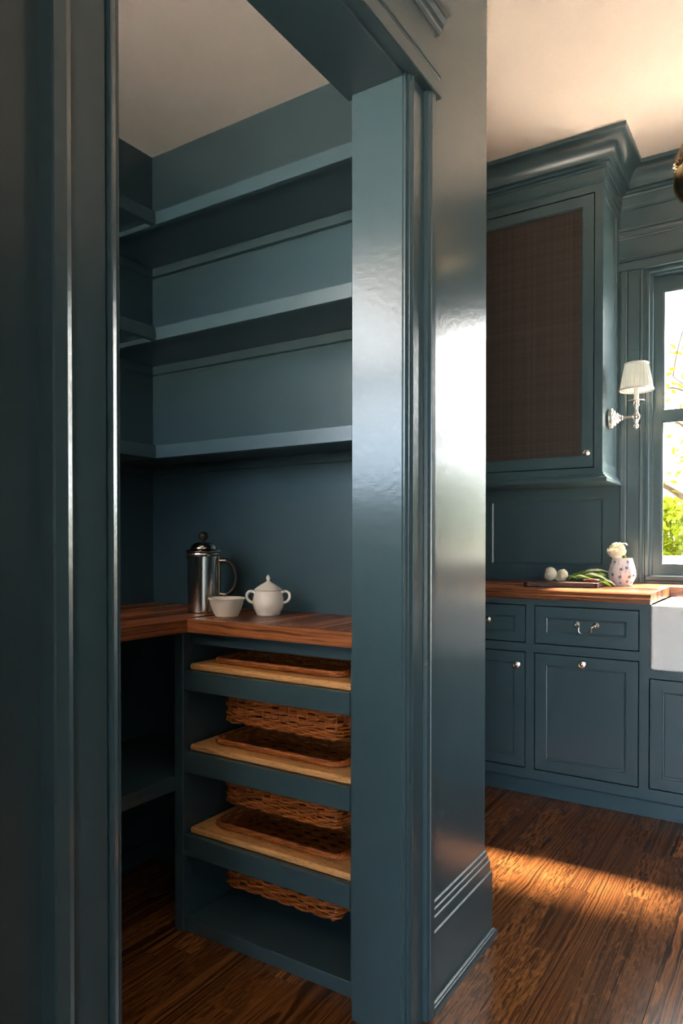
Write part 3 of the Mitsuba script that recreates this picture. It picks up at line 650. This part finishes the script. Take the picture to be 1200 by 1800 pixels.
sb = thing('sugar_bowl', 'cream lidded sugar bowl with two loop handles', 'sugar bowl')
sx, sy, sz = -1.301, 1.629, PZ1 + 0.0004
prof = [(0.0001, 0.0), (0.041, 0.0), (0.043, 0.002), (0.046, 0.008), (0.0535, 0.020), (0.0575, 0.033), (0.0575, 0.044), (0.0545, 0.055), (0.0505, 0.063), (0.0485, 0.069), (0.0490, 0.0715), (0.046, 0.0715), (0.0001, 0.069)]
part(sb, 'body', lathe([(r * 0.79, z) for r, z in prof], 56, (sx, sy, sz)), 'cream_glaze', 40)
prof = [(0.046, 0.0717), (0.0515, 0.0725), (0.0525, 0.0745), (0.050, 0.0765), (0.040, 0.0825), (0.026, 0.090), (0.012, 0.0955), (0.0065, 0.0985), (0.0048, 0.1015), (0.0070, 0.1050), (0.0085, 0.1080), (0.0070, 0.1115), (0.0040, 0.115), (0.0015, 0.118), (0.0001, 0.1185)]
part(sb, 'lid', lathe([(r * 0.79, z) for r, z in prof], 56, (sx, sy, sz)), 'cream_glaze', 35)
hv = np.array([0.845, 0.535, 0])
for s in (-1, 1):
    q = lambda r, z: np.array([sx, sy, sz]) + hv * s * r * 0.79 + [0, 0, z]
    part(sb, 'handle', tube(spline([q(0.0475, 0.062), q(0.058, 0.069), q(0.071, 0.068), q(0.0795, 0.058), q(0.0775, 0.047), q(0.068, 0.039), q(0.056, 0.036)], 28), 0.0044, 10), 'cream_glaze', True)

# ------------------------------------------------------------------ things on the kitchen counter
KZ = CZ1 + 0.0004
cb = thing('cutting_board', 'rounded walnut cutting board lying on the kitchen counter', 'cutting board')
cc = np.array([[-1.045, 3.165], [-0.735, 3.245], [-0.735, 3.375], [-1.07, 3.375]])
pl = Polygon([(-1.050, 3.170), (-0.738, 3.250), (-0.745, 3.42), (-1.075, 3.40)]).buffer(-0.018).buffer(0.018, quad_segs=6)
def slab(pl, z0, z1, b):
    rings = []
    for ins, z in ((b, z0), (0, z0 + b), (0, z1 - b), (b, z1)):
        e = pl.buffer(-ins, quad_segs=6) if ins else pl
        n = 64; L = e.exterior.length; rings.append(np.array([[*e.exterior.interpolate(i / n * L).coords[0], z] for i in range(n)]))
    v = np.vstack(rings + [[[*pl.centroid.coords[0], z0]], [[*pl.centroid.coords[0], z1]]]); f = []
    for k in range(3):
        for j in range(64):
            a, b_, c, e = k * 64 + j, k * 64 + (j + 1) % 64, (k + 1) * 64 + (j + 1) % 64, (k + 1) * 64 + j
            f += [[a, b_, c], [a, c, e]]
    for j in range(64): f += [[256, (j + 1) % 64, j], [257, 192 + j, 192 + (j + 1) % 64]]
    return trimesh.Trimesh(v, f, process=False)
m = slab(pl, KZ, KZ + 0.0235, 0.003); v = np.array(m.vertices); _uid[0] += 1
part(cb, 'slab', m, 'walnut_board', False, uv=np.c_[v[:, 0] + 1.1, (v[:, 1] - 3.3) * 0.8 + v[:, 2] - 0.92])
BZ = KZ + 0.0238

vz = thing('porcelain_vase', 'white fluted porcelain vase with blue flower sprigs beside the window', 'vase')
vx, vy = -0.683, 3.500
prof = [(0.0001, 0.0), (0.044, 0.0), (0.0465, 0.002), (0.0470, 0.006), (0.0495, 0.012), (0.0575, 0.024), (0.0655, 0.040), (0.0680, 0.054), (0.0665, 0.068), (0.0610, 0.090), (0.0535, 0.114), (0.0485, 0.128), (0.0480, 0.130), (0.0455, 0.130), (0.0455, 0.127), (0.052, 0.105), (0.060, 0.07), (0.055, 0.03), (0.03, 0.01), (0.0001, 0.009)]
nl = 96
def flute(a, z): return 1 - 0.022 * np.abs(np.sin(a * 4.5))[None, :] ** 0.6 * np.clip(np.minimum((z - 0.008) / 0.02, (0.135 - z) / 0.03), 0, 1)[:, None]
m = lathe([(r * 0.925, z) for r, z in prof], nl, (vx, vy, KZ), flute)
v = np.array(m.vertices); th = (np.arctan2(v[:, 1] - vy, v[:, 0] - vx) / (2 * np.pi)) % 1
part(vz, 'body', m, 'painted_porcelain', True, uv=np.c_[th, (v[:, 2] - KZ) / 0.13])

def blossom(c, r, seed, axis=(0, 0, 1)):
    """peony: cupped petals in whorls round a core"""
    R = np.random.default_rng(seed); ms = []
    axis = np.array(axis, float) / np.linalg.norm(axis)
    M = trimesh.geometry.align_vectors([0, 0, 1], axis)
    for k in range(46):
        lay = k / 46
        ph = k * 2.39996; size = r * (0.75 + 0.35 * R.random()); tilt = 0.15 + 1.25 * lay + R.normal(0, 0.1)
        u, w = np.meshgrid(np.linspace(-1, 1, 6), np.linspace(0, 1, 6)); u, w = u.ravel(), w.ravel()
        el = tilt * (1 - 0.15 * w); ang = ph + u * (0.55 + 0.5 * (1 - lay)) * np.sin(np.pi * np.clip(0.12 + 0.80 * w, 0, 1)) ** 0.6
        rad = r * (0.42 + 0.58 * lay) * (1 + 0.06 * np.sin(u * 7 + k) * w) * (1 + 0.10 * R.normal())
        pol = np.pi - w * (np.pi - 0.25 - lay * 0.75 - 0.12 * R.random()) - 0.06 * (1 - u * u)
        p = np.c_[rad * np.sin(pol) * np.cos(ang), rad * np.sin(pol) * np.sin(ang), rad * np.cos(pol) * 0.92]
        f = [[j * 6 + i, j * 6 + i + 1, (j + 1) * 6 + i + 1] for i in range(5) for j in range(5)] + [[j * 6 + i, (j + 1) * 6 + i + 1, (j + 1) * 6 + i] for i in range(5) for j in range(5)]
        ms.append(trimesh.Trimesh(p, f, process=False))
    m = cat(*ms); m.apply_transform(M); m.apply_translation(c); return m
def core(c, r): m = trimesh.creation.icosphere(2, r); m.apply_translation(c); return m
def leaf_mesh(p0, p1, w, up=(0, 0, 1), bend=0.15, fold=0.25, n=7):
    p0, p1 = np.array(p0, float), np.array(p1, float); d = p1 - p0; L = np.linalg.norm(d); d = d / L
    s = np.cross(d, up); s /= np.linalg.norm(s) + 1e-9; u = np.cross(s, d)
    v, f = [], []
    for i in range(n):
        t = i / (n - 1); wd = w * math.sin(math.pi * (0.04 + 0.94 * t) ** 0.85) * 0.5 + 0.0004; c = p0 + d * L * t + u * bend * L * math.sin(math.pi * t)
        v += [c - s * wd + u * wd * fold, c, c + s * wd + u * wd * fold]
    for i in range(n - 1):
        a = i * 3
        f += [[a, a + 1, a + 4], [a, a + 4, a + 3], [a + 1, a + 2, a + 5], [a + 1, a + 5, a + 4]]
    return trimesh.Trimesh(v, f, process=False)

pv = thing('peony', 'white peony standing in the porcelain vase', 'flower', 'white peonies')
c = np.array([vx - 0.026, vy - 0.005, KZ + 0.166])
part(pv, 'blossom', blossom(c, 0.043, 4, (-0.35, -0.5, 0.8)), 'petal', True); part(pv, 'core', core(c, 0.024), 'petal_core', True)
part(pv, 'petal', leaf_mesh(c + [0.018, 0.01, 0.030], c + [0.050, 0.0, 0.022], 0.03), 'petal', True)
part(pv, 'stem', tube(spline([c - [0, 0, 0.03], (vx - 0.012, vy, KZ + 0.10), (vx + 0.005, vy + 0.01, KZ + 0.013)], 12), 0.0028, 7), 'stem_green', True)
for a, b, w in (((0.018, 0, -0.018), (0.050, -0.012, -0.040), 0.018), ((0.022, 0, -0.010), (0.036, -0.02, -0.046), 0.014), ((0.02, 0.01, 0.022), (0.050, 0.012, 0.030), 0.016)):
    part(pv, 'leaf', leaf_mesh(c + a, c + b, w), 'tree_leaf', True)
def cut_peony(label, c, r, seed, axis, stem_to, leaves):
    t = thing('peony', label, 'flower', 'white peonies'); c = np.array(c, float)
    part(t, 'blossom', blossom(c, r, seed, axis), 'petal', True); part(t, 'core', core(c, r * 0.55), 'petal_core', True)
    e = np.array(stem_to, float); s0 = c - np.array(axis) / np.linalg.norm(axis) * r * 0.8
    part(t, 'stem', tube(spline([s0, (s0 + e) / 2 + [0, 0, 0.004], e], 12), 0.003, 7), 'stem_green', True)
    for a, b, w, mt in leaves: part(t, 'leaf', leaf_mesh(a, b, w, up=(0.1, -0.35, 0.9)), mt, True)
g, q = 'cut_leaf', 'cut_leaf_pale'
cut_peony('white peony lying on the left of the cutting board', (-0.972, 3.335, BZ + 0.031), 0.031, 5, (-0.75, -0.45, 0.35), (-0.82, 3.41, BZ + 0.006),
          [((-0.90, 3.37, BZ + 0.010), (-0.83, 3.36, BZ + 0.028), 0.024, g), ((-0.88, 3.39, BZ + 0.01), (-0.80, 3.38, BZ + 0.044), 0.022, g), ((-0.86, 3.40, BZ + 0.012), (-0.76, 3.42, BZ + 0.05), 0.028, q),
           ((-0.85, 3.38, BZ + 0.02), (-0.75, 3.37, BZ + 0.046), 0.022, q), ((-0.87, 3.36, BZ + 0.006), (-0.80, 3.34, BZ + 0.022), 0.018, g), ((-0.83, 3.40, BZ + 0.03), (-0.72, 3.41, BZ + 0.040), 0.024, q)])
cut_peony('white peony lying on the cutting board beside the green leaves', (-0.912, 3.318, BZ + 0.0285), 0.0285, 6, (-0.5, -0.75, 0.2), (-0.76, 3.37, BZ + 0.006),
          [((-0.885, 3.33, BZ + 0.004), (-0.84, 3.30, BZ + 0.016), 0.018, g), ((-0.83, 3.35, BZ + 0.015), (-0.75, 3.33, BZ + 0.030), 0.026, q), ((-0.80, 3.36, BZ + 0.012), (-0.735, 3.34, BZ + 0.022), 0.022, g),
           ((-0.79, 3.35, BZ + 0.025), (-0.71, 3.33, BZ + 0.004), 0.022, q), ((-0.775, 3.34, BZ + 0.008), (-0.712, 3.315, BZ - 0.010), 0.024, g), ((-0.76, 3.33, BZ + 0.002), (-0.690, 3.310, BZ - 0.021), 0.024, g),
           ((-0.87, 3.34, BZ + 0.012), (-0.80, 3.31, BZ + 0.02), 0.018, q), ((-0.85, 3.33, BZ + 0.006), (-0.77, 3.30, BZ + 0.012), 0.016, g), ((-0.735, 3.335, BZ + 0.008), (-0.675, 3.335, BZ - 0.02), 0.018, q)])
RP = np.random.default_rng(5)
for i in range(16):
    a = np.array([RP.uniform(-0.87, -0.77), RP.uniform(3.345, 3.40), BZ + RP.uniform(0.006, 0.026)]); d = np.array([RP.uniform(0.045, 0.085), RP.uniform(-0.03, 0.02), RP.uniform(-0.004, 0.012)])
    part('peony_001', 'leaf', leaf_mesh(a, a + d, RP.uniform(0.016, 0.028), up=(RP.normal() * 0.3, -0.4, 0.9)), (g, q, g)[i % 3], True)
pr = thing('pruner', 'garden pruner with dark red handles and steel blades on the cutting board', 'pruner')
pz = BZ + 0.005
for s in (0.0, 0.012):
    part(pr, 'handle', tube(spline([(-0.800, 3.285 + s, pz + 0.003), (-0.775, 3.284 + s * 1.2, pz + 0.004), (-0.742, 3.288 + s * 1.5, pz + 0.003)], 10), [0.004, 0.0055, 0.006, 0.006, 0.0065, 0.0065, 0.0065, 0.006, 0.0055, 0.004], 10), 'red_handle', True)
part(pr, 'blade', tube(spline([(-0.798, 3.288, pz + 0.001), (-0.825, 3.284, pz + 0.001), (-0.852, 3.290, pz)], 10), [0.005, 0.007, 0.008, 0.0085, 0.008, 0.007, 0.006, 0.0045, 0.003, 0.001], 8, sq=0.4), 'steel', 40)
part(pr, 'blade', tube(spline([(-0.798, 3.296, pz + 0.001), (-0.825, 3.302, pz + 0.001), (-0.850, 3.297, pz)], 10), [0.005, 0.006, 0.007, 0.007, 0.006, 0.006, 0.005, 0.004, 0.003, 0.001], 8, sq=0.4), 'steel', 40)
part(pr, 'pivot', lathe([(0.0001, 0.006), (0.006, 0.006), (0.007, 0.004), (0.007, -0.003), (0.0001, -0.003)][::-1], 18, (-0.806, 3.291, pz + 0.002)), 'steel', 30)

# ------------------------------------------------------------------ sconce on the cabinet end
sc = thing('wall_sconce', 'polished nickel wall sconce with pleated white shade on the cabinet end', 'wall lamp')
wy, wz, wx = 3.57, 1.713, -0.637
prof = [(0.0001, 0), (0.050, 0), (0.050, 0.012), (0.047, 0.016), (0.042, 0.018), (0.041, 0.022), (0.033, 0.027), (0.029, 0.029), (0.027, 0.035), (0.019, 0.040), (0.016, 0.047), (0.0125, 0.049), (0.0125, 0.056), (0.007, 0.059), (0.0001, 0.059)]
part(sc, 'back_plate', turn(lathe(prof, 40), math.pi / 2, [0, 1, 0], (UX1 + 0.0004, wy, wz)), 'nickel', 30)
part(sc, 'arm', turn(lathe([(0.0001, 0), (0.0052, 0), (0.0052, 0.052), (0.010, 0.055), (0.010, 0.060), (0.006, 0.063), (0.0001, 0.063)], 20), math.pi / 2, [0, 1, 0], (UX1 + 0.056, wy, wz)), 'nickel', 30)
post = [(0.0001, -0.057), (0.004, -0.056), (0.0105, -0.0495), (0.012, -0.043), (0.0095, -0.036), (0.005, -0.032), (0.0055, -0.029), (0.011, -0.026), (0.011, -0.023), (0.008, -0.021), (0.013, -0.014), (0.0175, -0.005), (0.0175, 0.004), (0.013, 0.012),
        (0.012, 0.016), (0.0085, 0.022), (0.007, 0.034), (0.0085, 0.048), (0.0135, 0.052), (0.0145, 0.058), (0.011, 0.064), (0.014, 0.068), (0.020, 0.070), (0.034, 0.0715), (0.0375, 0.074), (0.0365, 0.0765), (0.030, 0.075), (0.012, 0.074), (0.0001, 0.074)]
part(sc, 'post', lathe(post, 36, (wx, wy, wz)), 'nickel', 30)
part(sc, 'candle_sleeve', lathe([(0.0001, 0.0745), (0.0112, 0.0745), (0.0112, 0.165), (0.0001, 0.165)], 24, (wx, wy, wz)), 'candle', 30, label='white candle sleeve')
a = np.linspace(0, 2 * np.pi, 192, endpoint=False)
sh = lathe([(0.0745, 0.122), (0.0722, 0.134), (0.064, 0.183), (0.0540, 0.236), (0.0520, 0.246)], 336, (wx, wy, wz), lambda a, z: 1 + (0.055 * np.abs(np.sin(a * 14)) - 0.03)[None, :] * np.clip(np.minimum((z - 0.122) / 0.012, (0.246 - z) / 0.012), 0, 1)[:, None])
k = part(sc, 'shade', sh, 'shade_fabric', True, label='pleated white fabric shade')
for rr, zz in ((0.0735, 0.126), (0.0515, 0.247)):
    a = np.linspace(0, 2 * np.pi, 65)
    part(k, 'band', tube(np.c_[wx + rr * np.cos(a), wy + rr * np.sin(a), np.full(65, wz + zz)], 0.0042, 8, caps=False, sq=1.3), 'candle', True)

# ------------------------------------------------------------------ pendant at the right edge
pd = thing('pendant_light', 'bronze and brass pendant with ribbed shade at the right edge of the picture', 'pendant lamp')
px, py, pz0 = -0.252, 2.60, 2.30
part(pd, 'rod', tube([(px, py, pz0 + 0.13), (px, py, ZK - 0.02)], 0.008, 12), 'bronze', True)
part(pd, 'canopy', lathe([(0.0001, 0.0), (0.02, 0.0), (0.06, 0.012), (0.065, 0.025), (0.065, 0.0295)], 32, (px, py, ZK - 0.03)), 'bronze', 30)
part(pd, 'ribbed_shade', lathe([(0.012, 0.135), (0.04, 0.130), (0.075, 0.105), (0.094, 0.065), (0.098, 0.045), (0.090, 0.045), (0.07, 0.08), (0.012, 0.11)], 144, (px, py, pz0 + 0.02), lambda a, z: 1 + 0.035 * np.sign(np.sin(a * 24))[None, :] * np.ones((len(z), 1))), 'bronze', 20)
part(pd, 'brass_bowl', lathe([(0.0001, -0.092)] + [(0.100 * math.sin(b), 0.012 - 0.098 * math.cos(b)) for b in np.linspace(0.1, 1.9, 20)] + [(0.088, 0.042)], 48, (px, py, pz0)), 'brass', True)

# ------------------------------------------------------------------ garden
gd = struct('ground', bx(-30, 30, YW + 0.16, 45, -0.25, -0.12, 0), 'pale_stone', 'pale paved garden ground outside the window')
struct('ground_near', bx(-0.999, 30, -40, YR - 0.16, -0.25, -0.12, 0), 'pale_stone', 'pale paved ground behind the house')
scene['garden_wall'] = mikit.ply(rounded(-6, 8, 7.9, 8.2, -0.2, 0.98, 0.03, 2), 'pale_stone')
labels['garden_wall'] = {'label': 'low pale garden wall in front of the hedge', 'category': 'garden wall'}
def leaf_cloud(n, sampler, size, seed):
    R = np.random.default_rng(seed); v, f = [], []
    base = np.array([[0, 0, 0], [0.3, 0.28, 0.06], [0.7, 0.26, 0.05], [1, 0, -0.05], [0.7, -0.26, 0.05], [0.3, -0.28, 0.06], [0.5, 0, 0]])
    bf = np.array([[0, 6, 1], [1, 6, 2], [2, 6, 3], [3, 6, 4], [4, 6, 5], [5, 6, 0]])
    P = sampler(R, n)
    for i in range(n):
        q = R.normal(size=4); q /= np.linalg.norm(q)
        M = trimesh.transformations.quaternion_matrix(q)[:3, :3]
        v.append(base * size * R.uniform(0.6, 1.3) @ M.T + P[i]); f.append(bf + i * 7)
    return trimesh.Trimesh(np.vstack(v), np.vstack(f), process=False)
def blobs(cs):
    def s(R, n):
        out = []
        for _ in range(n):
            c, r = cs[R.integers(len(cs))]
            d = R.normal(size=3); d /= np.linalg.norm(d); out.append(np.array(c) + d * np.array(r) * R.uniform(0.75, 1.0))
        return np.array(out)
    return s
def shrub(label, cs, n, size, seed):
    t = thing('shrub', label, 'shrub', 'shrubs beyond the garden wall')
    part(t, 'foliage', leaf_cloud(n, blobs(cs), size, seed), 'hedge_leaf', kind='stuff')
    part(t, 'trunk', tube([(cs[0][0][0], cs[0][0][1], -0.15), cs[0][0]], 0.05, 8), 'bark', True)
shrub('bright green hedge above the low wall, seen in the lower window pane', [((-1.5 + 0.55 * k, 8.9, 1.22 + 0.08 * math.sin(k * 2.1)), (0.55, 0.5, 0.42)) for k in range(4)], 5200, 0.085, 11)
shrub('tall yellow-green shrub behind the sink window, right of the hedge', [((1.75 + 0.7 * k, 9.3, 1.3 + 0.12 * math.sin(k * 1.7)), (0.8, 0.7, 1.0)) for k in range(5)], 6500, 0.12, 12)
shrub('yellow-green shrub left of the hedge beyond the garden wall', [((-4.5 + 0.6 * k, 9.4, 1.1), (0.7, 0.6, 0.75)) for k in range(3)], 2500, 0.11, 13)
tr = thing('garden_tree', 'sunlit tree with bare tan branches and yellow-green leaves outside the window', 'tree')
part(tr, 'trunk', tube(spline([(0.10, 7.0, -0.15), (0.02, 6.95, 0.5), (-0.35, 6.8, 1.15), (-0.62, 6.7, 1.42)], 16), np.linspace(0.11, 0.055, 16), 10), 'bark', True)
brs = [[(-0.62, 6.7, 1.42), (-0.80, 6.7, 1.50), (-0.98, 6.7, 1.62), (-1.2, 6.6, 1.66)], [(-0.66, 6.7, 1.45), (-0.74, 6.7, 1.75), (-0.70, 6.75, 2.1), (-0.9, 6.7, 2.55)], [(-0.72, 6.7, 1.95), (-0.85, 6.65, 2.14), (-1.05, 6.6, 2.17)],
       [(-0.70, 6.7, 2.2), (-0.82, 6.7, 2.42), (-1.0, 6.7, 2.46)], [(-0.3, 6.8, 1.1), (0.1, 6.7, 1.9), (0.5, 6.6, 2.8)], [(0.2, 6.7, 2.1), (0.7, 6.9, 2.9), (1.2, 7.0, 3.6)], [(-0.9, 6.7, 2.55), (-0.7, 6.6, 3.2), (-0.2, 6.5, 3.8)]]
for j, b in enumerate(brs): part(tr, 'branch', tube(spline(b, 12), np.linspace(0.034, 0.012, 12) * (1 if j in (0, 4, 5) else 0.16 if j == 6 else 0.42), 8), 'bark', True)
RL = np.random.default_rng(21)
anchors = [(-0.95, 6.7, 2.95), (-0.85, 6.7, 2.72), (-0.92, 6.6, 2.30), (-0.98, 6.7, 2.48), (-0.9, 6.7, 1.86), (-0.80, 6.7, 1.92), (-0.95, 6.65, 1.72), (-0.78, 6.75, 1.40), (-0.92, 6.7, 1.45), (-0.85, 6.7, 2.15)]
for i in range(130):
    a = np.array(anchors[i % len(anchors)]) + RL.normal(0, [0.13, 0.12, 0.085]); d = RL.normal(0, 1, 3) * [1, 0.7, 0.8] - [0, 0, 0.35]; d /= np.linalg.norm(d)
    part(tr, 'leaf', leaf_mesh(a, a + d * RL.uniform(0.05, 0.095), 0.032, up=RL.normal(size=3), bend=0.12), 'tree_leaf')
part(tr, 'foliage', leaf_cloud(3000, blobs([((0.5, 6.6, 3.2), (0.9, 0.7, 0.6)), ((1.3, 7.0, 3.9), (0.8, 0.7, 0.6)), ((-0.2, 6.5, 4.0), (0.8, 0.6, 0.5)), ((2.15, 6.8, 6.0), (0.55, 0.8, 0.9)), ((2.0, 6.8, 5.0), (0.6, 0.8, 0.5)), ((0.6, 6.5, 2.4), (0.6, 0.5, 0.4))]), 0.10, 31), 'tree_leaf', kind='stuff')
